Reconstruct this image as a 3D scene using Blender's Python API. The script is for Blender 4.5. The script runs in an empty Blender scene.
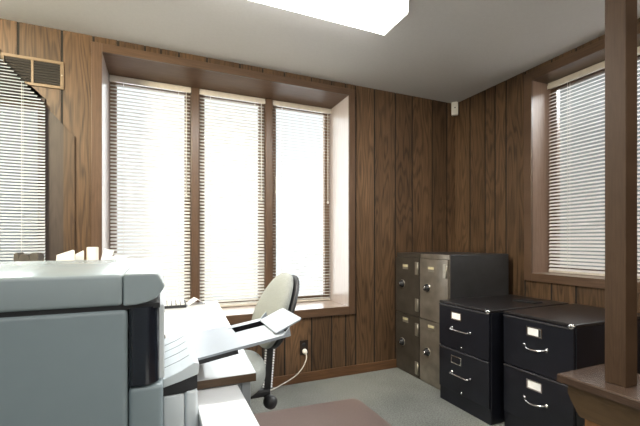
import bpy, bmesh, math, random
from mathutils import Vector, Matrix
random.seed(7)
S = bpy.context.scene
C = S.collection
PI = math.pi

# ------------------------------------------------------------------ materials
def mat(name):
    m = bpy.data.materials.new(name); m.use_nodes = True
    nt = m.node_tree
    return m, nt, nt.nodes['Principled BSDF'], nt.nodes['Material Output']

def N(nt, t, **kw):
    n = nt.nodes.new(t)
    for k, v in kw.items():
        setattr(n, k, v)
    return n

def plain(name, col, rough=0.5, metal=0.0, noise=0.06, scale=30, bump=0.0, spec=0.5, coat=0.0):
    """A paint / plastic / metal: a faint procedural mottling on the colour and the roughness."""
    m, nt, b, o = mat(name)
    tc = N(nt, 'ShaderNodeTexCoord')
    nz = N(nt, 'ShaderNodeTexNoise'); nz.inputs['Scale'].default_value = scale; nz.inputs['Detail'].default_value = 3
    nt.links.new(tc.outputs['Object'], nz.inputs['Vector'])
    r = N(nt, 'ShaderNodeValToRGB')
    r.color_ramp.elements[0].position = .3; r.color_ramp.elements[1].position = .7
    r.color_ramp.elements[0].color = (*[c * (1 - noise) for c in col], 1)
    r.color_ramp.elements[1].color = (*[min(1, c * (1 + noise)) for c in col], 1)
    nt.links.new(nz.outputs['Fac'], r.inputs['Fac'])
    nt.links.new(r.outputs['Color'], b.inputs['Base Color'])
    b.inputs['Roughness'].default_value = rough
    b.inputs['Metallic'].default_value = metal
    b.inputs['Specular IOR Level'].default_value = spec
    b.inputs['Coat Weight'].default_value = coat
    if bump:
        bp = N(nt, 'ShaderNodeBump'); bp.inputs['Strength'].default_value = bump; bp.inputs['Distance'].default_value = .002
        nt.links.new(nz.outputs['Fac'], bp.inputs['Height']); nt.links.new(bp.outputs['Normal'], b.inputs['Normal'])
    return m

def wood(name, dark, light, axis='X', along='Z', rough=0.42, lines=1.0, plank=True, freq=1.0, spec=.4):
    """Oak: contour lines of a stretched noise make the cathedral figure, a fine noise the pores."""
    m, nt, b, o = mat(name)
    L = nt.links.new
    tc = N(nt, 'ShaderNodeTexCoord'); sp = N(nt, 'ShaderNodeSeparateXYZ'); L(tc.outputs['Object'], sp.inputs[0])
    at = N(nt, 'ShaderNodeAttribute', attribute_name='rnd')
    def comb(su, sz, sr):
        a = N(nt, 'ShaderNodeMath', operation='MULTIPLY'); L(sp.outputs[axis], a.inputs[0]); a.inputs[1].default_value = su
        c = N(nt, 'ShaderNodeMath', operation='MULTIPLY'); L(sp.outputs[along], c.inputs[0]); c.inputs[1].default_value = sz
        d = N(nt, 'ShaderNodeMath', operation='MULTIPLY'); L(at.outputs['Fac'], d.inputs[0]); d.inputs[1].default_value = sr
        v = N(nt, 'ShaderNodeCombineXYZ'); L(a.outputs[0], v.inputs[0]); L(c.outputs[0], v.inputs[1]); L(d.outputs[0], v.inputs[2])
        return v
    n1 = N(nt, 'ShaderNodeTexNoise'); L(comb(9.0 * freq, 1.1 * freq, 40).outputs[0], n1.inputs['Vector'])
    n1.inputs['Scale'].default_value = 1; n1.inputs['Detail'].default_value = 1.5; n1.inputs['Roughness'].default_value = .45
    mu = N(nt, 'ShaderNodeMath', operation='MULTIPLY'); L(n1.outputs['Fac'], mu.inputs[0]); mu.inputs[1].default_value = 75
    sn = N(nt, 'ShaderNodeMath', operation='SINE'); L(mu.outputs[0], sn.inputs[0])
    n2 = N(nt, 'ShaderNodeTexNoise'); L(comb(150 * freq, 5 * freq, 17).outputs[0], n2.inputs['Vector'])
    n2.inputs['Scale'].default_value = 1; n2.inputs['Detail'].default_value = 3
    n3 = N(nt, 'ShaderNodeTexNoise'); L(comb(3, .9, 77).outputs[0], n3.inputs['Vector']); n3.inputs['Scale'].default_value = 1
    mr = N(nt, 'ShaderNodeMapRange'); L(sn.outputs[0], mr.inputs[0])
    mr.inputs[1].default_value = -1; mr.inputs[2].default_value = .3; mr.inputs[3].default_value = 0; mr.inputs[4].default_value = 1
    # fac = lines * .42 + pores * .35 + cloud * .35
    def mad(x, k, add=None):
        q = N(nt, 'ShaderNodeMath', operation='MULTIPLY_ADD'); L(x, q.inputs[0]); q.inputs[1].default_value = k
        if add is None: q.inputs[2].default_value = 0
        else: L(add, q.inputs[2])
        return q.outputs[0]
    f = mad(mr.outputs[0], .17 * lines); f = mad(n2.outputs['Fac'], .55, f); f = mad(n3.outputs['Fac'], .42, f)
    mx = N(nt, 'ShaderNodeValToRGB'); L(f, mx.inputs['Fac'])
    e = mx.color_ramp.elements; base = .30 if lines > .5 else .30
    e[0].position = base; e[0].color = (*dark, 1); e[1].position = .82; e[1].color = (*light, 1)
    # every plank a little lighter or darker
    pv = N(nt, 'ShaderNodeMapRange'); L(at.outputs['Fac'], pv.inputs[0]); pv.inputs[3].default_value = .78; pv.inputs[4].default_value = 1.2
    vm = N(nt, 'ShaderNodeVectorMath', operation='SCALE'); L(mx.outputs['Color'], vm.inputs[0])
    if plank: L(pv.outputs[0], vm.inputs['Scale'])
    else: vm.inputs['Scale'].default_value = 1
    L(vm.outputs[0], b.inputs['Base Color'])
    b.inputs['Roughness'].default_value = rough; b.inputs['Specular IOR Level'].default_value = spec
    bp = N(nt, 'ShaderNodeBump'); bp.inputs['Strength'].default_value = .12; bp.inputs['Distance'].default_value = .002
    L(n2.outputs['Fac'], bp.inputs['Height']); L(bp.outputs['Normal'], b.inputs['Normal'])
    return m

def slat_material(name, col, trans=.45):
    m, nt, b, o = mat(name)
    nt.nodes.remove(b)
    d = N(nt, 'ShaderNodeBsdfDiffuse'); d.inputs['Color'].default_value = (*col, 1)
    t = N(nt, 'ShaderNodeBsdfTranslucent'); t.inputs['Color'].default_value = (*col, 1)
    tc = N(nt, 'ShaderNodeTexCoord'); nz = N(nt, 'ShaderNodeTexNoise'); nz.inputs['Scale'].default_value = 3
    nt.links.new(tc.outputs['Object'], nz.inputs['Vector'])
    mr = N(nt, 'ShaderNodeMapRange'); nt.links.new(nz.outputs['Fac'], mr.inputs[0])
    mr.inputs[3].default_value = trans * .9; mr.inputs[4].default_value = trans * 1.1
    mx = N(nt, 'ShaderNodeMixShader'); nt.links.new(mr.outputs[0], mx.inputs[0])
    nt.links.new(d.outputs[0], mx.inputs[1]); nt.links.new(t.outputs[0], mx.inputs[2])
    nt.links.new(mx.outputs[0], o.inputs['Surface'])
    return m

def glass_material(name):
    m, nt, b, o = mat(name); nt.nodes.remove(b)
    t = N(nt, 'ShaderNodeBsdfTransparent'); t.inputs['Color'].default_value = (.96, .98, .97, 1)
    g = N(nt, 'ShaderNodeBsdfGlossy'); g.inputs['Roughness'].default_value = .03
    lw = N(nt, 'ShaderNodeFresnel'); lw.inputs['IOR'].default_value = 1.45
    mx = N(nt, 'ShaderNodeMixShader'); nt.links.new(lw.outputs[0], mx.inputs[0])
    nt.links.new(t.outputs[0], mx.inputs[1]); nt.links.new(g.outputs[0], mx.inputs[2]); nt.links.new(mx.outputs[0], o.inputs['Surface'])
    return m

def carpet_material(name, a, c, scale=220):
    m, nt, b, o = mat(name); L = nt.links.new
    tc = N(nt, 'ShaderNodeTexCoord')
    n1 = N(nt, 'ShaderNodeTexNoise'); n1.inputs['Scale'].default_value = scale; n1.inputs['Detail'].default_value = 4; L(tc.outputs['Object'], n1.inputs['Vector'])
    n2 = N(nt, 'ShaderNodeTexNoise'); n2.inputs['Scale'].default_value = 3; n2.inputs['Detail'].default_value = 3; L(tc.outputs['Object'], n2.inputs['Vector'])
    ad = N(nt, 'ShaderNodeMath', operation='MULTIPLY_ADD'); L(n2.outputs['Fac'], ad.inputs[0]); ad.inputs[1].default_value = .35; L(n1.outputs['Fac'], ad.inputs[2])
    r = N(nt, 'ShaderNodeValToRGB'); L(ad.outputs[0], r.inputs['Fac'])
    r.color_ramp.elements[0].position = .45; r.color_ramp.elements[0].color = (*a, 1)
    r.color_ramp.elements[1].position = .9; r.color_ramp.elements[1].color = (*c, 1)
    L(r.outputs['Color'], b.inputs['Base Color']); b.inputs['Roughness'].default_value = .95; b.inputs['Specular IOR Level'].default_value = .1
    bp = N(nt, 'ShaderNodeBump'); bp.inputs['Strength'].default_value = .5; bp.inputs['Distance'].default_value = .004
    L(n1.outputs['Fac'], bp.inputs['Height']); L(bp.outputs['Normal'], b.inputs['Normal'])
    return m

def emit_material(name, col, strength, base=(.9, .9, .88)):
    m, nt, b, o = mat(name)
    b.inputs['Base Color'].default_value = (*base, 1); b.inputs['Roughness'].default_value = .35
    b.inputs['Emission Color'].default_value = (*col, 1); b.inputs['Emission Strength'].default_value = strength
    return m

WD, WL = (.018, .0092, .0047), (.145, .084, .044)
M = dict(
    panel_back=wood('oak panelling of the window wall', WD, WL, 'X'),
    panel_right=wood('oak panelling of the right wall', WD, WL, 'Y'),
    groove=plain('dark groove', (.012, .009, .007), .8),
    trim=wood('varnished brown trim', (.060, .034, .020), (.140, .083, .051), 'X', 'Z', .33, .35, False, 1.2, .5),
    trim_h=wood('varnished brown trim lying', (.060, .034, .020), (.140, .083, .051), 'Z', 'X', .33, .35, False, 1.2, .5),
    trim_y=wood('varnished brown trim along y', (.060, .034, .020), (.140, .083, .051), 'Z', 'Y', .33, .35, False, 1.2, .5),
    reveal=wood('varnished reveal board', (.42, .36, .34), (.55, .49, .475), 'Y', 'Z', .27, .35, False, 1.2, .7),  # window glare on brown varnish is put into this pale colour
    reveal_x=wood('varnished reveal board of the right window', (.20, .13, .095), (.31, .215, .165), 'X', 'Z', .5, .35, False, 1.2, .3),  # lighter than the trim: daylight on the jamb put into the colour
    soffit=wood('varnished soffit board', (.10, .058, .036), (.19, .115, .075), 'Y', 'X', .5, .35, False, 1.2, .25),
    sill=wood('varnished sill with painted daylight', (.34, .275, .235), (.48, .41, .365), 'Y', 'X', .26, .35, False, 1.2, .7),  # paled so the colour itself carries the daylight on the sill
    sash=wood('light brown sash', (.16, .10, .065), (.28, .19, .13), 'X', 'Z', .5, .35, False),
    base=wood('brown baseboard', (.075, .036, .016), (.19, .098, .048), 'Z', 'X', .4, .4, False),
    base_y=wood('brown baseboard along y', (.075, .036, .016), (.19, .098, .048), 'Z', 'Y', .4, .4, False),
    grey_board=wood('greyish brown board', (.030, .022, .019), (.070, .052, .044), 'X', 'Z', .5, .5, False),  # darker and greyer than the panelling
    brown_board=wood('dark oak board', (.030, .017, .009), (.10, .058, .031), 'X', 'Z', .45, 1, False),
    post=wood('brown stained post', (.036, .019, .010), (.072, .043, .025), 'Y', 'Z', .55, .4, False, 1.5, .2),
    cap=wood('worn brown cap board', (.042, .025, .017), (.095, .062, .046), 'X', 'Y', .25, .5, False, 1.5, .9),
    cap_edge=wood('dark cap edge', (.035, .02, .013), (.08, .05, .034), 'Z', 'Y', .35, .4, False, 1.5),
    apron=wood('yellow brown apron board', (.042, .025, .011), (.085, .054, .027), 'Z', 'Y', .4, .5, False),
    pine=wood('orange half wall boards', (.16, .07, .025), (.30, .15, .06), 'Y', 'Z', .45, .7, False),
    ceiling=plain('ceiling paint', (.60, .585, .57), .9, 0, .02, 60, .05, .2),
    wall=plain('side wall paint', (.44, .48, .50), .8),
    carpet=carpet_material('grey green carpet', (.125, .132, .124), (.275, .287, .272), 110),
    mat=plain('mauve chair mat', (.20, .155, .145), .38, 0, .04, 80, .05, .5),
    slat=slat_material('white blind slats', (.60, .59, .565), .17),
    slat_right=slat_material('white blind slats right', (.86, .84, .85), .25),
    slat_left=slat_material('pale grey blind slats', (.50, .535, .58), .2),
    rail=plain('cream blind rail', (.62, .57, .50), .4),
    cordw=plain('white blind cord', (.8, .78, .74), .7),
    glass=glass_material('window glass'),
    diffuser=emit_material('fluorescent diffuser', (1, .985, .95), 5.0),
    housing=plain('lamp housing', (.35, .33, .30), .5),
    gunmetal=plain('gunmetal enamel', (.25, .222, .188), .30, .6, .25, 9, .03),  # colour raised to carry the window glare on the safe front
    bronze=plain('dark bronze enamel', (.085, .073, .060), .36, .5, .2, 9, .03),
    gunside=plain('dark grey enamel side', (.040, .041, .044), .38, .2, .15, 10, .03),
    nickel=plain('worn nickel', (.42, .39, .33), .35, .8),
    chrome=plain('chrome', (.75, .75, .75), .15, 1.0, .02),
    brassplate=plain('yellowed label card', (.62, .56, .36), .5),
    card=plain('white label card', (.95, .95, .95), .6),
    black=plain('black cabinet enamel', (.0085, .0095, .0145), .28, 0, .2, 12, .02, .45),
    blacktop=plain('black cabinet top', (.016, .014, .015), .28, 0, .25, 14, .02, .6),
    blackplastic=plain('black gloss plastic', (.008, .011, .018), .18, 0, .1, 20, 0, .6),
    void=plain('deep black slot', (.004, .004, .005), 1, 0, .1, 20, 0, 0),
    blackmatte=plain('black matte plastic', (.015, .015, .017), .5),
    copier=plain('grey copier plastic', (.200, .250, .272), .40, 0, .015, 25, .01),
    copierlid=plain('lit copier lid plastic', (.29, .345, .365), .22, 0, .012, 25, .01),  # same plastic as the body, light on the lid put into the colour
    copierwhite=plain('white copier plastic', (.58, .63, .66), .35, 0, .012, 25, .01),
    traygrey=plain('pale grey tray plastic', (.30, .335, .375), .35, 0, .015, 25),
    laminate=plain('white laminate', (.62, .63, .64), .10, 0, .01, 12, 0, .8),
    tablewhite=plain('bright white laminate', (.86, .87, .88), .25, 0, .01),
    edgeband=wood('walnut edge band', (.035, .02, .011), (.13, .08, .045), 'Z', 'X', .45, .5, False),
    steel=plain('grey painted steel', (.30, .32, .34), .4, .3),
    fabric=plain('grey woven fabric', (.265, .278, .262), .95, 0, .13, 260, .4, .1),
    paper=slat_material('white paper', (.90, .90, .90), .3),
    cream=plain('cream cardboard', (.62, .58, .50), .6),
    darkbox=plain('dark brown card', (.060, .052, .043), .7, 0, .2),
    brownplate=plain('dark brown outlet plate', (.02, .013, .010), .4),
    ivory=plain('ivory plastic', (.78, .76, .71), .4),
    ventframe=plain('brown vent frame', (.17, .115, .065), .4),
    ventdark=plain('dark vent inside', (.012, .010, .009), .7),
    ventslat=plain('dark vent louvre', (.030, .025, .021), .5),
)

# ------------------------------------------------------------------ mesh helpers
class MB:
    """Collects shapes and links them as ONE mesh object."""
    def __init__(self, mats=None):
        self.bm = bmesh.new(); self.rl = self.bm.faces.layers.float.new('rnd'); self.smooth = False
        self.mi = 0
    def _take(self, b, r=None, mi=None, smooth=False):
        """append another bmesh"""
        r = 0.5 if r is None else r
        mi = self.mi if mi is None else mi
        vm = {v: self.bm.verts.new(v.co) for v in b.verts}
        for f in b.faces:
            try: nf = self.bm.faces.new([vm[v] for v in f.verts])
            except ValueError: continue
            nf[self.rl] = r; nf.material_index = mi; nf.smooth = smooth
        b.free()
    def box(self, a, b, r=None, bevel=0, seg=2, mi=None, mtx=None):
        t = bmesh.new()
        lo = [min(a[i], b[i]) for i in range(3)]; hi = [max(a[i], b[i]) for i in range(3)]
        bmesh.ops.create_cube(t, size=1)
        for v in t.verts:
            v.co = Vector([lo[i] if v.co[i] < 0 else hi[i] for i in range(3)])
        if bevel: bmesh.ops.bevel(t, geom=list(t.edges), offset=bevel, segments=seg, profile=.5, affect='EDGES')
        if mtx is not None: bmesh.ops.transform(t, matrix=mtx, verts=t.verts)
        self._take(t, r, mi, smooth=bool(bevel) and seg > 2)
        return self
    def prism(self, pts, axis, lo, hi, r=None, mi=None, bevel=0, seg=2, mtx=None, smooth=False):
        """pts: polygon in the two other axes (cyclic order x,y,z without axis), extruded from lo to hi"""
        t = bmesh.new(); oth = [i for i in range(3) if i != axis]
        def P(p, h):
            c = [0, 0, 0]; c[oth[0]] = p[0]; c[oth[1]] = p[1]; c[axis] = h; return c
        A = [t.verts.new(P(p, lo)) for p in pts]; B = [t.verts.new(P(p, hi)) for p in pts]
        t.faces.new(A); t.faces.new(B[::-1]); n = len(pts)
        for i in range(n): t.faces.new([A[i], B[i], B[(i + 1) % n], A[(i + 1) % n]])
        bmesh.ops.recalc_face_normals(t, faces=t.faces)
        if bevel: bmesh.ops.bevel(t, geom=list(t.edges), offset=bevel, segments=seg, profile=.5, affect='EDGES')
        if mtx is not None: bmesh.ops.transform(t, matrix=mtx, verts=t.verts)
        self._take(t, r, mi, smooth); return self
    def quad(self, pts, r=None, mi=None):
        t = bmesh.new(); t.faces.new([t.verts.new(p) for p in pts]); self._take(t, r, mi); return self
    def cyl(self, p0, p1, r0, r1=None, n=20, mi=None, cap=True, smooth=True):
        r1 = r0 if r1 is None else r1
        p0, p1 = Vector(p0), Vector(p1); d = p1 - p0; L = d.length
        q = d.to_track_quat('Z', 'Y').to_matrix().to_4x4()
        t = bmesh.new(); bmesh.ops.create_cone(t, cap_ends=cap, segments=n, radius1=r0, radius2=r1, depth=L)
        bmesh.ops.transform(t, matrix=Matrix.Translation((p0 + p1) / 2) @ q, verts=t.verts)
        self._take(t, None, mi, smooth); return self
    def lathe(self, prof, origin, axis=(0, 0, 1), n=24, mi=None):
        """prof: (radius, height) list along the axis"""
        q = Vector(axis).to_track_quat('Z', 'Y').to_matrix().to_4x4(); mt = Matrix.Translation(origin) @ q
        t = bmesh.new(); rings = []
        for (r, h) in prof:
            rings.append([t.verts.new(mt @ Vector((max(r, 1e-5) * math.cos(2 * PI * k / n), max(r, 1e-5) * math.sin(2 * PI * k / n), h))) for k in range(n)])
        for a, b in zip(rings, rings[1:]):
            for k in range(n): t.faces.new([a[k], a[(k + 1) % n], b[(k + 1) % n], b[k]])
        t.faces.new(rings[0][::-1]); t.faces.new(rings[-1])
        bmesh.ops.recalc_face_normals(t, faces=t.faces)
        self._take(t, None, mi, True); return self
    def tube(self, pts, r, n=8, mi=None):
        pts = [Vector(p) for p in pts]; t = bmesh.new(); rings = []
        up = Vector((0, 0, 1))
        for i, p in enumerate(pts):
            d = (pts[min(i + 1, len(pts) - 1)] - pts[max(i - 1, 0)]).normalized()
            a = d.cross(up)
            if a.length < 1e-3: a = d.cross(Vector((1, 0, 0)))
            a.normalize(); b = d.cross(a)
            rings.append([t.verts.new(p + r * (math.cos(2 * PI * k / n) * a + math.sin(2 * PI * k / n) * b)) for k in range(n)])
        for A, B in zip(rings, rings[1:]):
            for k in range(n): t.faces.new([A[k], A[(k + 1) % n], B[(k + 1) % n], B[k]])
        t.faces.new(rings[0][::-1]); t.faces.new(rings[-1])
        bmesh.ops.recalc_face_normals(t, faces=t.faces)
        self._take(t, None, mi, True); return self
    def grid(self, fn, nu, nv, mi=None, closed_u=False):
        t = bmesh.new()
        g = [[t.verts.new(fn(i / (nu if closed_u else nu - 1), j / (nv - 1))) for j in range(nv)] for i in range(nu)]
        for i in range(nu if closed_u else nu - 1):
            for j in range(nv - 1):
                t.faces.new([g[i][j], g[(i + 1) % nu][j], g[(i + 1) % nu][j + 1], g[i][j + 1]])
        bmesh.ops.remove_doubles(t, verts=t.verts, dist=1e-5)
        bmesh.ops.recalc_face_normals(t, faces=t.faces)
        self._take(t, None, mi, True); return self
    def build(self, name, mats, parent=None, label=None):
        me = bpy.data.meshes.new(name); self.bm.to_mesh(me); self.bm.free()
        for m in (mats if isinstance(mats, (list, tuple)) else [mats]): me.materials.append(m)
        o = bpy.data.objects.new(name, me); C.objects.link(o)
        if parent is not None: o.parent = parent
        if label: o['label'] = label
        return o

def struct(o): o['kind'] = 'structure'; return o
def tag(o, label, cat, group=None):
    o['label'] = label; o['category'] = cat
    if group: o['group'] = group
    return o
def thing(name, label, cat, loc=(0, 0, 0), rz=0, group=None):
    o = bpy.data.objects.new(name, None); C.objects.link(o); o.location = loc; o.rotation_euler = (0, 0, rz)
    o.empty_display_size = .1
    return tag(o, label, cat, group)
def sroot(name, loc=(0, 0, 0)):
    o = bpy.data.objects.new(name, None); C.objects.link(o); o.location = loc; o.empty_display_size = .1
    return struct(o)
def copy_tree(o, parent=None):
    c = o.copy(); C.objects.link(c)
    if parent is not None: c.parent = parent
    for ch in list(o.children): copy_tree(ch, c)
    return c
def box_obj(name, a, b, m, parent=None, bevel=0, seg=2, label=None):
    return MB().box(a, b, bevel=bevel, seg=seg).build(name, m, parent, label)

H = 2.445                    # ceiling height
XL, YF = -4.5, -4.4          # left and front walls (beyond the frame)
# ------------------------------------------------------------------ the room
struct(MB().box((XL, YF, -.06), (.12, .12, 0)).build('floor', M['carpet']))
struct(MB().box((XL, YF, H), (.12, .12, H + .1)).build('ceiling', M['ceiling']))
struct(MB().box((XL - .1, YF, 0), (XL, .12, H)).build('wall_left', M['wall']))
struct(MB().box((XL - .1, YF - .1, 0), (.12, YF, H)).build('wall_front', M['wall']))

WA = (-2.955, -1.157, .577, 2.346)       # bay opening in the back wall: x0,x1,z0,z1
WC = (-4.05, -3.262, .62, 2.00)          # left window in the back wall
WBO = (-1.93, -.815, .880, 2.347)        # opening in the right wall: y0,y1,z0,z1

def panelled(name, ulo, uhi, grooves, openings, mats, P, thick=.10, gw=.0068):
    """planks with real grooves between them on a dark backing; P(u, d, z) -> point, d = depth into the wall"""
    mb = MB()
    gr = sorted(g for g in grooves if ulo < g < uhi)
    edges = [ulo] + gr + [uhi]
    def zranges(u0, u1):
        um = (u0 + u1) / 2; zs = [(0, H)]
        for (a, b, c, d) in openings:
            if a < um < b:
                nz = []
                for (p, q) in zs:
                    if c > p: nz.append((p, min(q, c)))
                    if d < q: nz.append((max(p, d), q))
                zs = nz
        return zs
    cuts = [x for op in openings for x in op[:2]]
    for i, (a, b) in enumerate(zip(edges, edges[1:])):
        r = random.random()
        a2 = a + (gw if i else 0); b2 = b - (gw if i < len(edges) - 2 else 0)
        sub = [a2] + sorted(c for c in cuts if a2 < c < b2) + [b2]
        for u0, u1 in zip(sub, sub[1:]):
            for z0, z1 in zranges(u0, u1): mb.box(P(u0, 0, z0), P(u1, .003, z1), r=r, mi=0)
    sub = [ulo] + sorted(c for c in cuts if ulo < c < uhi) + [uhi]
    for u0, u1 in zip(sub, sub[1:]):
        for z0, z1 in zranges(u0, u1): mb.box(P(u0, .003, z0), P(u1, thick, z1), mi=1)
    return struct(mb.build(name, mats))

gA = [-3.90, -3.64, -3.397, -3.175, -3.005, -2.865, -2.704, -2.605, -2.489, -2.30, -2.064, -1.891, -1.716, -1.489, -1.312, -1.181, -1.087, -.901, -.685, -.501, -.274, -.098]
panelled('wall_back', XL, 0.0, gA, [(WA[0] - .03, WA[1] + .03, WA[2] - .035, WA[3] + .03), WC], [M['panel_back'], M['groove']], lambda u, d, z: (u, d, z))
gB = [-.189, -.361, -.466, -.575, -.749, -.962, -1.135, -1.36, -1.55, -1.78, -2.0, -2.2, -2.45, -2.7, -2.95, -3.2, -3.5, -3.8, -4.1]
panelled('wall_right', YF, 0.0, gB, [(WBO[0] - .03, WBO[1] + .03, WBO[2] - .03, WBO[3] + .03)], [M['panel_right'], M['groove']], lambda u, d, z: (d, u, z))

struct(MB().box((XL, -.014, 0), (-.001, 0, .076), bevel=.004).build('baseboard_back', M['base']))
struct(MB().box((-.014, YF, 0), (0, -.015, .076), bevel=.004).build('baseboard_right', M['base_y']))

# --- bay of the back wall: casing, deep reveals, sill, three windows
x0, x1, z0, z1 = WA; D = .43
t = sroot('trim_1')
mb = MB(); cw = .060
mb.box((x0 - cw, -.016, z0 - .066), (x0, 0, z1 + .056), bevel=.003)
mb.box((x1, -.016, z0 - .066), (x1 + cw, 0, z1 + .056), bevel=.003)
mb.build('side_casing', M['trim'], t)
mb = MB()
mb.box((x0, -.016, z1), (x1, 0, z1 + .056), bevel=.003)
mb.box((x0, -.018, z0 - .066), (x1, 0, z0), bevel=.003)
mb.build('head_casing', M['trim_h'], t)
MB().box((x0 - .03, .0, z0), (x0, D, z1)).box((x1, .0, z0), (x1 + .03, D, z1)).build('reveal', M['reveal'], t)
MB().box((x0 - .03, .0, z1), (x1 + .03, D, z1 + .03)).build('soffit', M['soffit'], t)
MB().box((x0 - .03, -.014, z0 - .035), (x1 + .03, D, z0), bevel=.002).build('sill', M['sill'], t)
bays = [(-2.951, -2.386), (-2.321, -1.783), (-1.716, -1.160)]
mul = MB()
for a, b in ((-2.384, -2.323), (-1.781, -1.718)): mul.box((a, .325, z0), (b, D, z1), bevel=.003)
mul.build('mullion', M['trim'], t)
def sash(name, P, u0, u1, za, zb, da, db, fw, m):
    w = sroot(name)
    mb = MB()
    mb.box(P(u0, da, za), P(u0 + fw, db, zb)); mb.box(P(u1 - fw, da, za), P(u1, db, zb))
    mb.box(P(u0 + fw, da, za), P(u1 - fw, db, za + fw)); mb.box(P(u0 + fw, da, zb - fw), P(u1 - fw, db, zb))
    mb.build('sash_frame', m, w)
    dm = (da + db) / 2
    MB().box(P(u0 + fw, dm - .002, za + fw), P(u1 - fw, dm + .002, zb - fw)).build('pane', M['glass'], w)
PA = lambda u, d, z: (u, d, z)
PB = lambda u, d, z: (d, u, z)
for i, (a, b) in enumerate([(x0, -2.384), (-2.323, -1.781), (-1.718, x1)]):
    sash('window_%d' % (i + 1), PA, a, b, z0, z1, .385, .425, .046, M['sash'])

# --- right window: casing, reveal, sash
y0, y1, za, zb = WBO; DB = .24
t = sroot('trim_2')
mb = MB()
mb.box((-.016, y1, za - .062), (0, y1 + .064, zb + .066), bevel=.003); mb.box((-.016, y0 - .064, za - .062), (0, y0, zb + .066), bevel=.003)
mb.build('side_casing', M['trim'], t)
mb = MB()
mb.box((-.016, y0, zb), (0, y1, zb + .066), bevel=.003); mb.box((-.018, y0, za - .062), (0, y1, za), bevel=.003)
mb.build('head_casing', M['trim_y'], t)
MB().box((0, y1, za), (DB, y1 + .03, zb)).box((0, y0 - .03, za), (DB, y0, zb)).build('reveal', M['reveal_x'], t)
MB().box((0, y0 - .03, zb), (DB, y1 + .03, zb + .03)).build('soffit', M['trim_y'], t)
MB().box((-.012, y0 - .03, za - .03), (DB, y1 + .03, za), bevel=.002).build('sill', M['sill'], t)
sash('window_4', PB, y0, y1, za, zb, .20, .235, .05, M['trim_y'])

# --- left window of the back wall, partly behind a board cut off slantwise
sash('window_5', PA, WC[0], WC[1], WC[2], WC[3], .05, .085, .05, M['trim'])
t = sroot('trim_3')
cut = lambda x: 1.782 - 1.133 * (x + 3.106)
def board(xa, xb, m, name):
    MB().prism([(xa, .2), (xb, .2), (xb, cut(xb)), (xa, cut(xa))], 1, -.013, -.0005).build(name, m, t)
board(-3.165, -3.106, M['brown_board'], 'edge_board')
board(-3.262, -3.165, M['grey_board'], 'slanted_board')
MB().prism([(-3.60, 2.0), (-3.262, 2.0), (-3.262, cut(-3.262)), (-3.482, cut(-3.482)), (-3.482, 2.26), (-3.60, 2.26)], 1, -.013, -.0005).build('slanted_board', M['grey_board'], t)

# ------------------------------------------------------------------ venetian blinds
def blind(label, P, u0, u1, zl, zh, plane, tilt, mats, pitch=.0243, clip=None, head=True, cords=(.16, .84), wand=True, group=None, name='venetian_blind'):
    """P(u, d, z) -> point, d grows outward from the room"""
    um = (u0 + u1) / 2
    root = thing(name, label, 'blind', P(um, plane, zl), 0, group)
    org = Vector(P(um, plane, zl))
    Q = lambda u, d, z: tuple(Vector(P(u, d, z)) - org)
    mb = MB()
    top = zh - (.046 if head else .0)
    n = int((top - zl - .02) / pitch)
    ca, sa = math.cos(tilt), math.sin(tilt)
    for k in range(n):
        z = zl + .026 + k * pitch
        a, b = u0 + .004, u1 - .004
        if clip:
            b = min(b, clip(z));
            if b - a < .02: continue
        prof = [(-.0125, 0), (-.0045, .0014), (.0045, .0014), (.0125, 0)]
        pr = [(plane + ca * p - sa * q, z + sa * p + ca * q) for p, q in prof]
        for (d0, e0), (d1, e1) in zip(pr, pr[1:]):
            mb.quad([Q(a, d0, e0), Q(b, d0, e0), Q(b, d1, e1), Q(a, d1, e1)])
    mb.build('slats', mats, root)
    if head:
        MB().box(Q(u0, plane - .017, zh - .040), Q(u1, plane + .017, zh), bevel=.003).box(Q(u0, plane - .021, zh - .046), Q(u1, plane - .017, zh - .022)).build('headrail', M['rail'], root)
    bz = zl + .002
    MB().box(Q(u0 + .003, plane - .011, bz), Q(u1 - .003, plane + .011, bz + .014), bevel=.003).build('bottom_rail', M['rail'], root)
    for c in cords:
        u = u0 + (u1 - u0) * c
        zt = top if not clip else min(top, cut(u) - .01)
        mb = MB()
        for d in (-.0135, .0135): mb.box(Q(u - .0009, plane + d - .0006, zl + .01), Q(u + .0009, plane + d + .0006, zt))
        mb.build('ladder_cord', M['cordw'], root)
    if wand:
        u = u1 - .035
        MB().cyl(Q(u, plane - .022, zh - .05), Q(u, plane - .022, zh - .85), .0035, n=8).lathe([(.001, 0), (.008, .004), (.009, .02), (.004, .03)], Q(u, plane - .022, zh - .88)).build('pull_cord', M['cordw'], root)
    return root
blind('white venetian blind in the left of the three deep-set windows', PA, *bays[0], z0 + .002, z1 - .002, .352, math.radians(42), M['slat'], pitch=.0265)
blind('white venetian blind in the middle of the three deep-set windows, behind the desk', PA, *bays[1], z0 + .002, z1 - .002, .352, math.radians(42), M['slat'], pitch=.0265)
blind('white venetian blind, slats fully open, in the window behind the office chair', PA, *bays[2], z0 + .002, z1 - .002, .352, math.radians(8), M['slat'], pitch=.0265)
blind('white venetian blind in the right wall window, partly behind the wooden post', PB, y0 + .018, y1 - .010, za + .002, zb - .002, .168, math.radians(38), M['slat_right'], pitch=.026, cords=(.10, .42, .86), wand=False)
blind('pale blind at the far left with its top cut off slantwise', PA, -4.03, -3.249, .66, 2.30, -.036, math.radians(34), M['slat_left'], pitch=.0185, clip=lambda z: -3.106 - (z - 1.782) / 1.133 + .006, head=False, cords=(.5, .85), wand=False)

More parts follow.
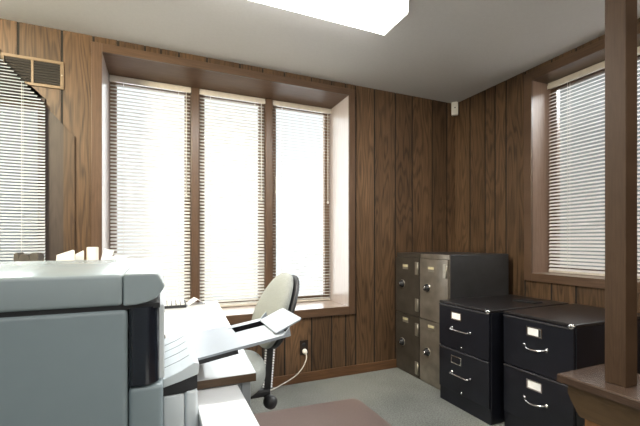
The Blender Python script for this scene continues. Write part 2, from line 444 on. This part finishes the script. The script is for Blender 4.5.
# ------------------------------------------------------------------ wall fittings
vt = thing('air_vent', 'brown framed air vent with two dark openings, high on the panelling at the left', 'vent', (-3.322, 0, 2.156))
mb = MB(); w, h = .158, .086
mb.box((-w, -.010, h - .018), (w, -.0002, h), bevel=.002); mb.box((-w, -.010, -h), (w, -.0002, -h + .018), bevel=.002)
mb.box((-w, -.010, -h + .018), (-w + .018, -.0002, h - .018)); mb.box((w - .018, -.010, -h + .018), (w, -.0002, h - .018))
mb.box((-.009, -.009, -h + .018), (.003, -.0002, h - .018))
mb.build('frame', M['ventframe'], vt)
MB().box((-w + .018, -.0022, -h + .018), (w - .018, -.0004, h - .018)).build('backing', M['ventdark'], vt)
mb = MB()
for s0, s1 in ((-w + .019, -.010), (.004, w - .019)):
    for k in range(8):
        z = -h + .026 + k * .0165
        mb.quad([(s0, -.008, z - .004), (s1, -.008, z - .004), (s1, -.003, z + .004), (s0, -.003, z + .004)])
mb.build('louvres', M['ventslat'], vt)
for sx, sz in ((w - .009, 0), (-w + .009, 0)): MB().lathe([(.0042, 0), (.0035, .002), (.001, .0028)], (sx, -.010, sz), (0, -1, 0), 10).build('screw', M['nickel'], vt)

de = thing('motion_detector', 'small white motion detector high up in the corner under the ceiling', 'detector', (-.043, -.043, 2.372), math.radians(-45))
MB().box((-.030, -.022, -.055), (.030, .030, .068), bevel=.009, seg=3).build('case', M['ivory'], de)
MB().lathe([(.006, 0), (.006, .002), (.001, .003)], (.003, -.022, .010), (0, -1, 0), 14).build('sensor', M['blackmatte'], de)

ou = thing('wall_outlet', 'dark brown wall outlet on the panelling beneath the window bay', 'outlet', (-1.556, 0, .275))
MB().box((-.036, -.006, -.058), (.036, -.0003, .058), bevel=.002).build('cover_plate', M['brownplate'], ou)
mb = MB()
for z in (.020, -.022): mb.lathe([(.017, 0), (.017, .002), (.012, .003)], (0, -.006, z), (0, -1, 0), 20)
mb.build('socket', M['blackmatte'], ou)
pc = thing('power_cord', 'white power cord plugged into the wall outlet and trailing down behind the chair', 'cord', (-1.556, -.009, .250))
MB().lathe([(.018, 0), (.020, .008), (.017, .026), (.009, .036), (.006, .046)], (0, -.001, 0), (0, -1, -.25), 16).build('plug', M['ivory'], pc)
ctrl = [(0, -.045, -.012), (-.004, -.055, -.05), (-.03, -.05, -.11), (-.08, -.045, -.165), (-.14, -.04, -.20), (-.20, -.045, -.222), (-.27, -.06, -.240), (-.36, -.08, -.246), (-.5, -.1, -.246), (-.66, -.09, -.246)]
def smooth(ps, n=6):
    out = []; ps = [Vector(p) for p in ps]
    for i in range(len(ps) - 1):
        a, b, c, d = ps[max(i - 1, 0)], ps[i], ps[i + 1], ps[min(i + 2, len(ps) - 1)]
        for k in range(n):
            s = k / n
            out.append(.5 * ((2 * b) + (c - a) * s + (2 * a - 5 * b + 4 * c - d) * s * s + (3 * b - a - 3 * c + d) * s ** 3))
    return out + [ps[-1]]
MB().tube(smooth(ctrl), .0042, 8).build('cable', M['ivory'], pc)

# ------------------------------------------------------------------ ceiling light
cl = thing('ceiling_light', 'long fluorescent ceiling light with a glowing white wraparound cover', 'ceiling light', (-1.98, -.993, H))
L2, W2 = .61, .120
zt, zb_ = -.001, -.085
prof = [(-W2, zt - .012), (-W2, zb_ + .006), (-W2 + .006, zb_), (W2 - .006, zb_), (W2, zb_ + .006), (W2, zt - .012)]
MB().prism(prof, 0, -L2 + .006, L2 - .006).build('diffuser', M['diffuser'], cl)
prof2 = [(-W2 - .004, zt), (-W2 - .004, zb_ + .004), (-W2 + .004, zb_ - .004), (W2 - .004, zb_ - .004), (W2 + .004, zb_ + .004), (W2 + .004, zt)]
cl_end = plain('white acrylic end cap', (.72, .71, .66), .35)
for s in (-1, 1): MB().prism(prof2, 0, s * (L2 - .006), s * L2).build('end_cap', cl_end, cl)
MB().box((-L2 + .03, -.10, zt - .013), (L2 - .03, .10, zt)).build('housing', M['housing'], cl)

# ------------------------------------------------------------------ fire safes in the corner
def slab(mb, y, z, w, h, x0, x1, bevel=0): mb.box((x0, y - w / 2, z - h / 2), (x1, y + w / 2, z + h / 2), bevel=bevel); return mb
def make_safe(label, enamel):
    """front faces -x; local origin at the floor, middle of the front"""
    r = thing('fire_safe', label, 'safe', (0, 0, 0), 0, 'fire safes in the corner')
    hw, dp, ht = .1625, .60, 1.022
    MB().box((.004, -hw, .0), (dp, hw, ht), bevel=.006).build('body', M['gunside'], r)
    MB().box((0, -hw, .0), (.0045, hw, ht)).box((-.006, -hw, ht - .035), (0, hw, ht), bevel=.002).box((-.004, -hw, 0), (0, hw, .012)).build('front_frame', enamel, r)
    for k, (zlo, zhi) in enumerate(((.014, .500), (.506, ht - .038))):
        d = MB().box((-.016, -hw + .004, zlo), (-.0005, hw - .004, zhi), bevel=.003).build('door', enamel, r)
        zc = (.756 if k else .254)
        dial = MB().lathe([(.031, 0), (.032, .007), (.022, .012), (.020, .030), (.015, .034), (.001, .035)], (-.016, .065, zc), (-1, 0, 0), 24).build('combination_dial', M['blackmatte'], d)
        MB().lathe([(.036, 0), (.036, .0025), (.020, .003)], (-.0155, .065, zc), (-1, 0, 0), 24).build('dial_ring', M['nickel'], d)
        MB().lathe([(.012, 0), (.010, .003), (.001, .004)], (-.051, .065, zc), (-1, 0, 0), 16).build('dial_cap', M['chrome'], d)
        zl = (.905 if k else .452)
        slab(MB(), .022, zl, .074, .042, -.0185, -.016).build('label_plate', M['nickel'], d)
        slab(MB(), .022, zl + .008, .064, .018, -.0195, -.0183).build('label_card', M['brassplate'], d)
        for zh in ((.90, .60) if k else (.40, .085)):
            mb = MB(); slab(mb, -hw + .030, zh, .044, .105, -.021, -.016, .002); mb.cyl((-.022, -hw + .012, zh - .05), (-.022, -hw + .012, zh + .05), .006, n=12)
            mb.build('hinge', M['nickel'], d)
    return r
s1 = make_safe('dark bronze two-door fire safe standing in the room corner against the window wall', M['bronze'])
s1.location = (-.667, -.168, 0)
s2 = make_safe('two-door fire safe next to the black filing cabinet, its worn front catching the window light', M['gunmetal'])
s2.location = (-.667, -.496, 0)

# ------------------------------------------------------------------ black filing cabinets
def make_cabinet(label, loc, curved, dp, hw):
    r = thing('filing_cabinet', label, 'filing cabinet', loc, 0, 'black two-drawer filing cabinets')
    ht = .700
    MB().box((.006, -hw, 0), (dp, hw, ht - .016), bevel=.003).build('body', M['black'], r)
    MB().box((-.004, -hw - .002, ht - .016), (dp, hw + .002, ht), bevel=.004).build('top', M['blacktop'], r)
    MB().box((.002, -hw + .003, 0), (.0058, hw - .003, .094)).build('plinth', M['black'], r)
    for k, (zlo, zhi) in enumerate(((.098, .386), (.392, .682))):
        d = MB().box((-.010, -hw + .005, zlo), (.0055, hw - .005, zhi), bevel=.003).build('drawer', M['black'], r)
        MB().box((-.0125, -hw + .006, zhi - .010), (-.0099, hw - .006, zhi - .002), bevel=.001).build('drawer_lip', plain('worn dark lip', (.05, .05, .055), .25), d)
        zc = .318 if k == 0 else .616
        mb = MB(); y = .052 if not curved else .005
        hwid, hh = (.047, .027)
        mb.box((-.0135, y - hwid, zc + hh - .006), (-.0099, y + hwid, zc + hh), bevel=.001); mb.box((-.0135, y - hwid, zc - hh), (-.0099, y + hwid, zc - hh + .006), bevel=.001)
        mb.box((-.0135, y - hwid, zc - hh + .006), (-.0099, y - hwid + .007, zc + hh - .006)); mb.box((-.0135, y + hwid - .007, zc - hh + .006), (-.0099, y + hwid, zc + hh - .006))
        lh = mb.build('label_holder', M['chrome'], d)
        full = curved or k == 1
        MB().box((-.0115, y - hwid + .008, zc - hh + .007), (-.0098, y + hwid - .008, zc + hh - .007)).build('label_card', M['card'] if full else M['black'], lh)
        if curved and k == 1:
            MB().box((-.0130, y - hwid + .009, zc - hh + .008), (-.0114, y - hwid + .022, zc + hh - .008)).build('card_mark', M['blackmatte'], lh)
        zc = .227 if k == 0 else .526
        if curved:
            pts = [(-.010, .066 - .132 * q, zc + .010 - .012 * math.sin(q * PI)) for q in (0, 1)]
            arc = [(-.012 - .030 * math.sin(q * PI) ** .6, .066 - .132 * q, zc + .006 - .010 * math.sin(q * PI)) for q in [i / 14 for i in range(15)]]
            mb = MB().tube(arc, .0055, 10)
            for s in (.066, -.066): mb.lathe([(.011, 0), (.010, .004), (.006, .006)], (-.0098, s, zc + .006), (-1, 0, 0), 14)
        else:
            mb = MB()
            mb.tube([(-.010, .088, zc + .004), (-.034, .088, zc + .004), (-.036, .080, zc), (-.036, -.062, zc), (-.034, -.070, zc + .004), (-.010, -.070, zc + .004)], .0048, 10)
            mb.lathe([(.012, 0), (.011, .006), (.007, .008)], (-.0098, .088, zc + .004), (-1, 0, 0), 14)
            mb.lathe([(.008, 0), (.007, .004), (.005, .005)], (-.0098, -.070, zc + .004), (-1, 0, 0), 12)
        mb.build('handle', M['chrome'], d)
        if not curved:
            MB().lathe([(.007, 0), (.006, .004), (.001, .006)], (-.0098, .004, .114 if k == 0 else .414), (-1, 0, 0), 12).build('catch', M['chrome'], d)
    MB().lathe([(.015, 0), (.015, .006), (.011, .010), (.003, .011)], (-.0035, -hw + .018, ht - .012), (-1, 0, 0), 18).lathe([(.004, 0), (.003, .001)], (-.0146, -hw + .018, ht - .012), (-1, 0, 0), 10, mi=1).build('lock', [M['chrome'], M['blackmatte']], r)
    return r
make_cabinet('black two-drawer filing cabinet with straight bar handles, standing next to the safe', (-.765, -.889, 0), False, .72, .224)
make_cabinet('black two-drawer filing cabinet with arched chrome handles, next to the wooden post', (-.690, -1.356, 0), True, .66, .213)
fo = MB().box((0, -.08, 0), (.09, .08, .007), bevel=.002).build('notebook', M['blackmatte'])
fo.location = (-.30, -.97, .7005); fo.rotation_euler = (0, 0, .1)
tag(fo, 'thin black notebook lying flat on the filing cabinet next to the safe', 'notebook')

# ------------------------------------------------------------------ half wall with post
hwr = sroot('wall_partition', (-1.034, -1.706, 0))
ye = YF + 1.706
MB().prism([(0, 0), (.32, 0), (.32, ye), (0, ye)], 2, .5155, .55, bevel=.004).build('cap', [M['cap']], hwr)
MB().box((-.003, -.002, .517), (-.0002, ye, .545)).build('cap_edge', M['cap_edge'], hwr)
MB().prism([(-.035, .515), (-.035, .475), (-.075, .405), (-.085, .395), (ye, .395), (ye, .515)], 0, .018, .040).build('apron', M['apron'], hwr)
MB().box((.041, -.09, 0), (.28, ye, .515)).build('half_wall', M['pine'], hwr)
MB().box((.088, -.214, .5502), (.166, -.138, H - .001), bevel=.003).build('post', M['post'], hwr)

# ------------------------------------------------------------------ office copier
cp = thing('office_copier', 'large pale grey office copier with a black rounded corner, in front of the desk', 'copier', (-2.605, -1.944, 0))
# local: x to the left is negative, y into the room positive
BW, BD = -.70, .69
MB().box((BW, .0, .06), (-.066, BD, .984), bevel=.010, seg=3).build('front_panel', M['copier'], cp)
MB().box((-.0645, .002, .06), (.0, BD, .824), bevel=.010, seg=3).build('corner_housing', M['copier'], cp)
MB().box((-.066, .036, .825), (.003, BD, .985), bevel=.004, seg=3).build('side_panel', M['copierwhite'], cp)  # white here stands for window light falling on the grey side
n = 14; pr = []
for i in range(n + 1):
    a = PI * .5 * i / n
    pr.append((-.036 + .029 * math.sin(a) , .032 - .032 * math.cos(a)))
pr = [(-.0625, .05), (-.0625, .006), (-.056, .001)] + [(p[0], p[1]) for p in pr] + [(-.007, .05)]
MB().prism(pr, 2, .828, .986, smooth=False, bevel=0).build('corner_column', M['blackplastic'], cp, 'black gloss rounded corner column')
MB().box((BW + .004, .006, .983), (-.006, BD - .01, .993)).build('lid_gap', M['blackmatte'], cp)
MB().box((BW, -.001, .992), (-.0745, BD, 1.055), bevel=.008, seg=3).build('scanner_lid', M['copierlid'], cp)
pr = [(-.0735, .991), (-.05, .992), (-.03, .996), (-.014, 1.003), (-.006, 1.012), (.002, 1.024), (.003, 1.030), (-.011, 1.055), (-.0735, 1.055)]
MB().prism(pr, 1, -.001, BD, bevel=.004, seg=2).build('lid_corner', M['copierlid'], cp)
MB().prism([(-.40, .10), (-.37, .15), (-.366, .148), (-.396, .098)], 2, 1.0550, 1.0556).build('lid_mark', M['steel'], cp)
for sx in (BW + .08, -.08):
    for sy in (.08, BD - .08): MB().cyl((sx - .012, sy, .03), (sx + .012, sy, .03), .03, n=16).box((sx - .02, sy - .02, .045), (sx + .02, sy + .02, .062)).build('caster', M['blackmatte'], cp)
# bypass unit on the right side
MB().box((.0005, .094, .06), (.047, .222, .762), bevel=.005, seg=3).build('side_unit', M['copierwhite'], cp)
MB().box((.048, .092, .06), (.077, .222, .768), bevel=.008, seg=3).build('side_unit_edge', M['copierwhite'], cp)
MB().prism([(.001, .763), (.046, .764), (.076, .770), (.076, .800), (.04, .792), (.001, .782)], 1, .096, .46).build('side_unit_band', M['blackmatte'], cp, 'dark band below the tray base')
tb = MB().prism([(.0005, .783), (.04, .793), (.078, .8045), (.080, .830), (.070, .834), (.04, .818), (.0005, .803)], 1, .092, .47, bevel=.002).build('tray_base', M['copierwhite'], cp)
for k in range(4):
    y = .17 + k * .07
    MB().prism([(.004, .8040), (.04, .8175), (.062, .8285), (.062, .8306), (.04, .8192), (.004, .8054)], 1, y, y + .0016).build('rib', M['steel'], tb)
# tray: built flat then sloped up away from the copier
def T(x, y, h):   # x from the hinge, y across, h above the tray plane
    nz = .812 + (.0375 * (y - .185) / .28 * -.4)
    s = .158
    return (.081 + x * math.cos(s) - h * math.sin(s), y, .808 + x * math.sin(s) + h * math.cos(s))
def sheet(mb, x0, x1, ya, yb, h0, h1):
    t = bmesh.new(); v = [t.verts.new(T(x, y, h)) for h in (h0, h1) for x, y in ((x0, ya), (x1, ya), (x1, yb), (x0, yb))]
    for f in ((3, 2, 1, 0), (4, 5, 6, 7), (0, 1, 5, 4), (1, 2, 6, 5), (2, 3, 7, 6), (3, 0, 4, 7)): t.faces.new([v[i] for i in f])
    bmesh.ops.recalc_face_normals(t, faces=t.faces)
    mb._take(t); return mb
tr = sheet(MB(), -.004, .120, .185, .465, 0, .006).build('bypass_tray', M['traygrey'], cp)
sheet(MB(), 0, .110, .186, .196, -.012, -.0005).build('tray_underside', M['blackmatte'], tr)
mb = MB(); sheet(mb, .060, .262, .190, .395, -.004, .0005); sheet(mb, .115, .262, .425, .460, -.004, .0015); sheet(mb, .115, .135, .395, .425, -.004, .0005)
sheet(mb, .115, .262, .190, .200, .0005, .004)
mb.build('tray_extension', M['traygrey'], tr)
sheet(MB(),   .1355, .240, .362, .424, -.004, .0014).build('tray_slot', M['void'], tr)
def T2(x, y, h):
    p = Vector(T(.232, y, .002)); s = .42
    return (p.x + x * math.cos(s) - h * math.sin(s), p.y, p.z + x * math.sin(s) + h * math.cos(s))
t2 = bmesh.new()
outline = [(0, .225), (.080, .225), (.090, .235), (.090, .41), (.080, .42), (0, .42)]
A = [t2.verts.new(T2(x, y, 0)) for x, y in outline]; B = [t2.verts.new(T2(x, y, .004)) for x, y in outline]
t2.faces.new(A[::-1]); t2.faces.new(B)
for i in range(6): t2.faces.new([A[i], A[(i + 1) % 6], B[(i + 1) % 6], B[i]])
bmesh.ops.recalc_face_normals(t2, faces=t2.faces)
mb = MB(); mb._take(t2); mb.build('paper_stop', M['traygrey'], tr)
MB().prism([(T(.240, 0, 0)[0], T(.240, 0, .0005)[2]), (T(.266, 0, 0)[0], T(.266, 0, -.004)[2]), (T(.262, 0, 0)[0], T(.262, 0, .022)[2])], 1, .192, .197).build('tray_corner', M['traygrey'], tr)
MB().prism([(T(.240, 0, 0)[0], T(.240, 0, .0005)[2]), (T(.266, 0, 0)[0], T(.266, 0, -.004)[2]), (T(.262, 0, 0)[0], T(.262, 0, .022)[2])], 1, .452, .457).build('tray_corner', M['traygrey'], tr)

# ------------------------------------------------------------------ desk and side table
dk = thing('desk', 'white topped desk with a dark wood edge, below the windows', 'desk', (-2.36, -1.0, 0))
o = Vector((-2.36, -1.0, 0))
poly = [(-2.355, -1.715), (-2.276, -.335), (-3.55, -.335), (-3.55, -1.13), (-2.590, -1.13), (-2.590, -1.715)]
loc = [(p[0] - o.x, p[1] - o.y) for p in poly]
MB().prism(loc, 2, .7385, .740).build('top_surface', M['laminate'], dk)
MB().prism(loc, 2, .716, .7383).build('desktop', M['edgeband'], dk)
mb = MB()
for (x, y) in ((-2.381, -1.690), (-2.318, -.37), (-3.52, -.37), (-3.52, -1.10), (-2.565, -1.690)):
    lg = MB().box((x - .013 - o.x, y - .013 - o.y, 0), (x + .013 - o.x, y + .013 - o.y, .7158), bevel=.002).build('leg', M['steel'], dk)
    del lg
MB().box((-2.56 - o.x, -1.700 - o.y, .686), (-2.395 - o.x, -1.682 - o.y, .7158)).build('apron_rail', M['steel'], dk)
mb.bm.free()

tb2 = thing('side_table', 'narrow white side table right beside the copier', 'table', (-2.466, -2.08, 0))
MB().box((-.059, -.38, .690), (.059, .372, .712), bevel=.003).build('table_top', M['tablewhite'], tb2)
for sx in (-.045, .045):
    for sy in (-.36, .352): MB().box((sx - .011, sy - .011, 0), (sx + .011, sy + .011, .6898)).build('leg', M['steel'], tb2)

# ------------------------------------------------------------------ things on the desk
kb = thing('keyboard', 'keyboard with pale keys on the white desk below the left blind', 'keyboard', (-2.66, -.445, .7402))
MB().prism([(-.065, 0), (.065, 0), (.065, .026), (-.065, .014)], 0, -.16, .19, bevel=.002).build('case', M['blackmatte'], kb)
mb = MB()
for r_ in range(5):
    for c_ in range(14):
        yb = -.058 + r_ * .024; xb = -.152 + c_ * .0240
        zb0 = .014 + (yb + .065) / .13 * .012
        mb.box((xb, yb, zb0), (xb + .019, yb + .019, zb0 + .008), bevel=.002)
mb.build('keys', M['paper'], kb)
en = thing('folded_paper', 'small folded white paper standing on the desk beside the keyboard', 'paper', (-2.415, -.40, .7402), .15)
MB().prism([(-.050, 0), (-.047, 0), (.004, .032), (.050, .004), (.052, .0), (.055, .002), (.005, .036)], 1, -.05, .05).build('sheet', M['paper'], en)

fh = thing('file_holder', 'dark brown file holder with notched top, on the desk by the far left blind', 'file holder', (-3.226, -.44, .7402))
fw = .050
mb = MB()
for a, b, h in ((-fw, -.030, .322), (-.028, .012, .314), (.014, fw, .320)):
    mb.prism([(a, 0), (b, 0), (b, h - .010), (b - .008, h), (a + .010, h + .002), (a, h - .004)], 1, -.05, .05)
mb.build('compartment', M['darkbox'], fh)
MB().box((-fw - .001, -.054, 0), (fw + .001, -.0505, .20)).build('front_panel', M['darkbox'], fh)
nt_ = thing('note_slip', 'small pale slip of paper beside the dark file holder', 'paper', (-3.262, -.585, .7402))
MB().prism([(-.028, 0), (.030, 0), (.036, .270), (.018, .286), (-.020, .283), (-.040, .272)], 1, -.004, .004, mtx=Matrix.Rotation(.06, 4, 'X')).build('sheet', M['paper'], nt_)

mf = thing('magazine_file', 'white file box with slanting paper corners, on the desk by the casing', 'file box', (-3.055, -.45, .7402))
mb = MB(); mb.box((-.075, -.12, 0), (.075, .12, .004)); mb.box((-.075, -.12, .004), (-.071, .12, .24)); mb.box((.071, -.12, .004), (.075, .12, .24)); mb.box((-.071, -.12, .004), (.071, -.116, .24)); mb.box((-.071, .116, .004), (.071, .12, .24))
mb.build('case', M['paper'], mf)
for i, pts in enumerate(([(-.065, .006), (.032, .006), (.032, .332), (.024, .336), (-.046, .310)], [(.026, .006), (.069, .006), (.069, .328), (.066, .332), (.030, .312)])):
    MB().prism(pts, 1, -.03 + i * .03, -.024 + i * .03).build('paper', M['paper'], mf)
rl = thing('cardboard_tube', 'cream cardboard tube standing upright on the desk near the window casing', 'tube', (-2.945, -.45, .7402))
MB().lathe([(.028, 0), (.028, .348), (.024, .350), (.024, .30)], (0, 0, 0), (0, 0, 1), 24).build('roll', M['cream'], rl)
fp = thing('paper_fan', 'curled white papers fanned out beside the upright cream cardboard tube', 'papers', (-2.865, -.45, .7402))
MB().box((-.040, -.10, 0), (.030, .10, .16), bevel=.004).build('holder', M['paper'], fp)
for i in range(3):
    k = .35 + .45 * i
    mb = MB()
    mb.grid(lambda u, v, k=k, i=i: (-.050 + .012 * i + (.045 + .02 * i) * u + .085 * k * v ** 2, -.03 + .025 * i + .02 * u * v, .161 + (.192 - .02 * i) * v - .03 * k * v ** 4 - .012 * u), 6, 14)
    mb.build('sheet', M['paper'], fp)

# ------------------------------------------------------------------ office chair
ch = thing('office_chair', 'grey fabric office chair with a black back support, pulled up to the desk', 'chair', (-2.36, -1.03, 0), 0)
def pad(outline, th, centre, tilt, bulge, nose=.35, n=40, m=14):
    """cushion: outline(angle) -> (across, up); thick th; faces -x before the tilt about y"""
    rot = Matrix.Rotation(tilt, 4, 'Y'); ctr = Vector(centre)
    def f(u, v):
        a = 2 * PI * u; s = math.sin(v * PI)           # v 0..1 : front pole to back pole
        c = math.cos(v * PI); q = s ** .55
        y, z = outline(a); y *= q; z *= q
        x = -th * .5 * (abs(c) ** .7) * (1 if c > 0 else -nose) + bulge * ((y / .2) ** 2) * -1
        return ctr + rot @ Vector((x, y, z))
    mb = MB(); mb.grid(f, n, m, closed_u=True); return mb
def egg(w, h, k):
    def o(a):
        c, s = math.cos(a), math.sin(a)
        sy = (abs(c) ** .88) * (1 if c >= 0 else -1); sz = (abs(s) ** .88) * (1 if s >= 0 else -1)
        return (w * sy * (1 - k * sz), h * sz)
    return o
bt = math.radians(22)
pad(egg(.190, .185, .24), .10, (.266, 0, .790), bt, .018).build('backrest', M['fabric'], ch)
pad(egg(.188, .183, .24), .040, (.296, 0, .784), bt, .018, nose=1.0).build('back_shell', M['blackmatte'], ch)
def seat(u, v):
    a = 2 * PI * u; c = math.cos(v * PI); q = math.sin(v * PI) ** .5
    cx_, sy_ = math.cos(a), math.sin(a)
    x = .235 * (abs(cx_) ** .75) * (1 if cx_ >= 0 else -1) * q; y = .23 * (abs(sy_) ** .75) * (1 if sy_ >= 0 else -1) * q
    z = .072 * (abs(c) ** .6) * (1 if c >= 0 else -1)
    return Vector((-.035 + x, y, .505 + z + .03 * max(0, x / .235) ** 3))
MB().grid(seat, 40, 16, closed_u=True).build('seat', M['fabric'], ch)
MB().box((-.16, -.11, .405), (.10, .11, .440), bevel=.008).build('seat_plate', M['blackmatte'], ch)
bar0, bar1 = Vector((.216, 0, .395)), Vector((.236, 0, .655))
d = (bar1 - bar0)
mtx = Matrix.Translation(bar0) @ d.to_track_quat('Z', 'Y').to_matrix().to_4x4()
L = d.length
MB().box((-.017, -.022, 0), (.017, .022, L), mtx=Matrix.Translation(bar0) @ Matrix.Rotation(math.atan2(d.x, d.z), 4, 'Y'), bevel=.003).build('back_bar', M['blackmatte'], ch)
RB = Matrix.Translation(bar0) @ Matrix.Rotation(math.atan2(d.x, d.z), 4, 'Y')
for s in (-1, 1):
    mb = MB()
    for k in range(17):
        z = .03 + k * (L - .05) / 17
        mb.box((s * .020 - .0035, -.0265, z), (s * .020 + .0035, -.0175, z + .007), mtx=RB)
    mb.build('ratchet_strip', M['card'], ch)
MB().box((.02, -.035, .385), (.232, .035, .418), bevel=.008).build('bar_socket', M['blackmatte'], ch)
MB().lathe([(.014, 0), (.028, .008), (.032, .020), (.030, .042), (.020, .052), (.001, .054)], (.215, -.030, .368), (.35, -1, 0), 18).build('tension_knob', M['blackmatte'], ch)
MB().cyl((.222, -.02, .370), (.222, .02, .400), .016, n=12).build('knob_stem', M['blackmatte'], ch)
MB().tube([(.05, -.09, .402), (.08, -.17, .398), (.11, -.20, .392)], .007, 8).build('lever', M['blackmatte'], ch)
MB().cyl((-.04, 0, .10), (-.04, 0, .26), .030, n=16).cyl((-.04, 0, .26), (-.04, 0, .405), .016, n=16).build('column', M['blackmatte'], ch)
for k in range(5):
    a = 2 * PI * k / 5 + .3
    cx_, sy_ = math.cos(a), math.sin(a)
    R = Matrix.Translation((-.04, 0, 0)) @ Matrix.Rotation(a, 4, 'Z')
    lg = MB().prism([(0, .130), (.0, .085), (.27, .065), (.29, .070), (.27, .085)], 1, -.022, .022, bevel=.004, mtx=R).build('leg', M['blackmatte'], ch)
    mb = MB()
    for s in (-.016, .016):
        p0 = R @ Vector((.268, s - .008, .030)); p1 = R @ Vector((.268, s + .008, .030)); mb.cyl(p0, p1, .0255, n=16)
    mb.cyl(R @ Vector((.268, 0, .03)), R @ Vector((.268, 0, .068)), .006, n=8)
    mb.build('caster', M['blackmatte'], lg)

# ------------------------------------------------------------------ chair mat
cm = []
for (cx_, cy_, a0) in ((-1.385, -.50, 0), (-2.15, -.46, 90), (-2.15, -1.55, 180), (-1.385, -1.55, 270)):
    for k in range(7):
        a = math.radians(a0 + 15 * k); cm.append((cx_ + .065 * math.cos(a), cy_ + .065 * math.sin(a)))
o = MB().prism(cm, 2, .0005, .0045).build('chair_mat', M['mat'])
tag(o, 'mauve brown chair mat with rounded corners on the carpet', 'chair mat')

# ------------------------------------------------------------------ light
w = bpy.data.worlds.new('overcast'); S.world = w; w.use_nodes = True
bg = w.node_tree.nodes['Background']; bg.inputs['Color'].default_value = (.93, .96, 1.0, 1); bg.inputs['Strength'].default_value = .32
nt = w.node_tree                                   # hazy sky: brightest straight out of the bay, greyer to both sides
tc = N(nt, 'ShaderNodeTexCoord'); sx = N(nt, 'ShaderNodeSeparateXYZ'); nt.links.new(tc.outputs['Generated'], sx.inputs[0])
cv = N(nt, 'ShaderNodeCombineXYZ'); nt.links.new(sx.outputs[0], cv.inputs[0]); nt.links.new(sx.outputs[1], cv.inputs[1])
nm = N(nt, 'ShaderNodeVectorMath', operation='NORMALIZE'); nt.links.new(cv.outputs[0], nm.inputs[0])
dt = N(nt, 'ShaderNodeVectorMath', operation='DOT_PRODUCT'); nt.links.new(nm.outputs[0], dt.inputs[0]); dt.inputs[1].default_value = (.19, .982, 0)
mr = N(nt, 'ShaderNodeMapRange'); nt.links.new(dt.outputs['Value'], mr.inputs[0])
mr.inputs[1].default_value = .915; mr.inputs[2].default_value = .955; mr.inputs[3].default_value = .24; mr.inputs[4].default_value = 1.0
nt.links.new(mr.outputs[0], bg.inputs['Strength'])
def area(name, loc, rot, sx, sy, e, col):
    l = bpy.data.lights.new(name, 'AREA'); l.shape = 'RECTANGLE'; l.size = sx; l.size_y = sy; l.energy = e; l.color = col
    o = bpy.data.objects.new(name, l); C.objects.link(o); o.location = loc; o.rotation_euler = rot; return o
area('daylight_bay', (-2.056, .62, 1.46), (-PI / 2, 0, 0), 2.3, 2.1, 62, (.95, .97, 1.0))
area('daylight_right_window', (1.15, -1.37, 3.2), (0, math.radians(42), 0), 1.6, 1.6, 480, (.95, .97, 1.0))
area('daylight_left_window', (-3.66, 1.0, 2.7), (-math.radians(45), 0, 0), 1.2, 1.2, 80, (.90, .95, 1.0))
area('back_fill_light', (-2.2, -3.3, H - .02), (0, 0, 0), 2.4, 1.4, 26, (1, .97, .93))  # unseen fill lamp added behind the camera

area('tube_light', (-1.98, -.993, H - .095), (0, 0, 0), 1.18, 1.0 * .20, 27, (1, .97, .92))
area('side_fill_light', (-4.1, -1.5, 2.40), (math.radians(62), 0, math.radians(-35)), 1.0 * .5, .3, 85, (1, .88, .62))  # unseen warm lamp added to brighten the left panelling
area('post_fill_light', (-.55, -3.9, 2.3), (math.radians(55), 0, math.radians(0)), 1.0 * .5, .4, 18, (1, .88, .70))  # unseen warm lamp added to brighten the near face of the post
# ------------------------------------------------------------------ camera
F = 372.0
cam = bpy.data.cameras.new('camera'); co = bpy.data.objects.new('camera', cam); C.objects.link(co)
cam.sensor_width = 36; cam.sensor_fit = 'HORIZONTAL'; cam.lens = F / 640 * 36
cam.shift_y = 28.5 / 640
cam.clip_start = .02
co.location = (-2.611, -2.779, 1.12)
co.rotation_euler = (PI / 2, 0, -math.atan(160 / 372))
S.camera = co
S.view_settings.view_transform = 'Standard'
S.view_settings.look = 'None'
S.view_settings.exposure = .4
S.cycles.use_denoising = True
S.cycles.max_bounces = 10
S.cycles.diffuse_bounces = 6
S.cycles.transparent_max_bounces = 12
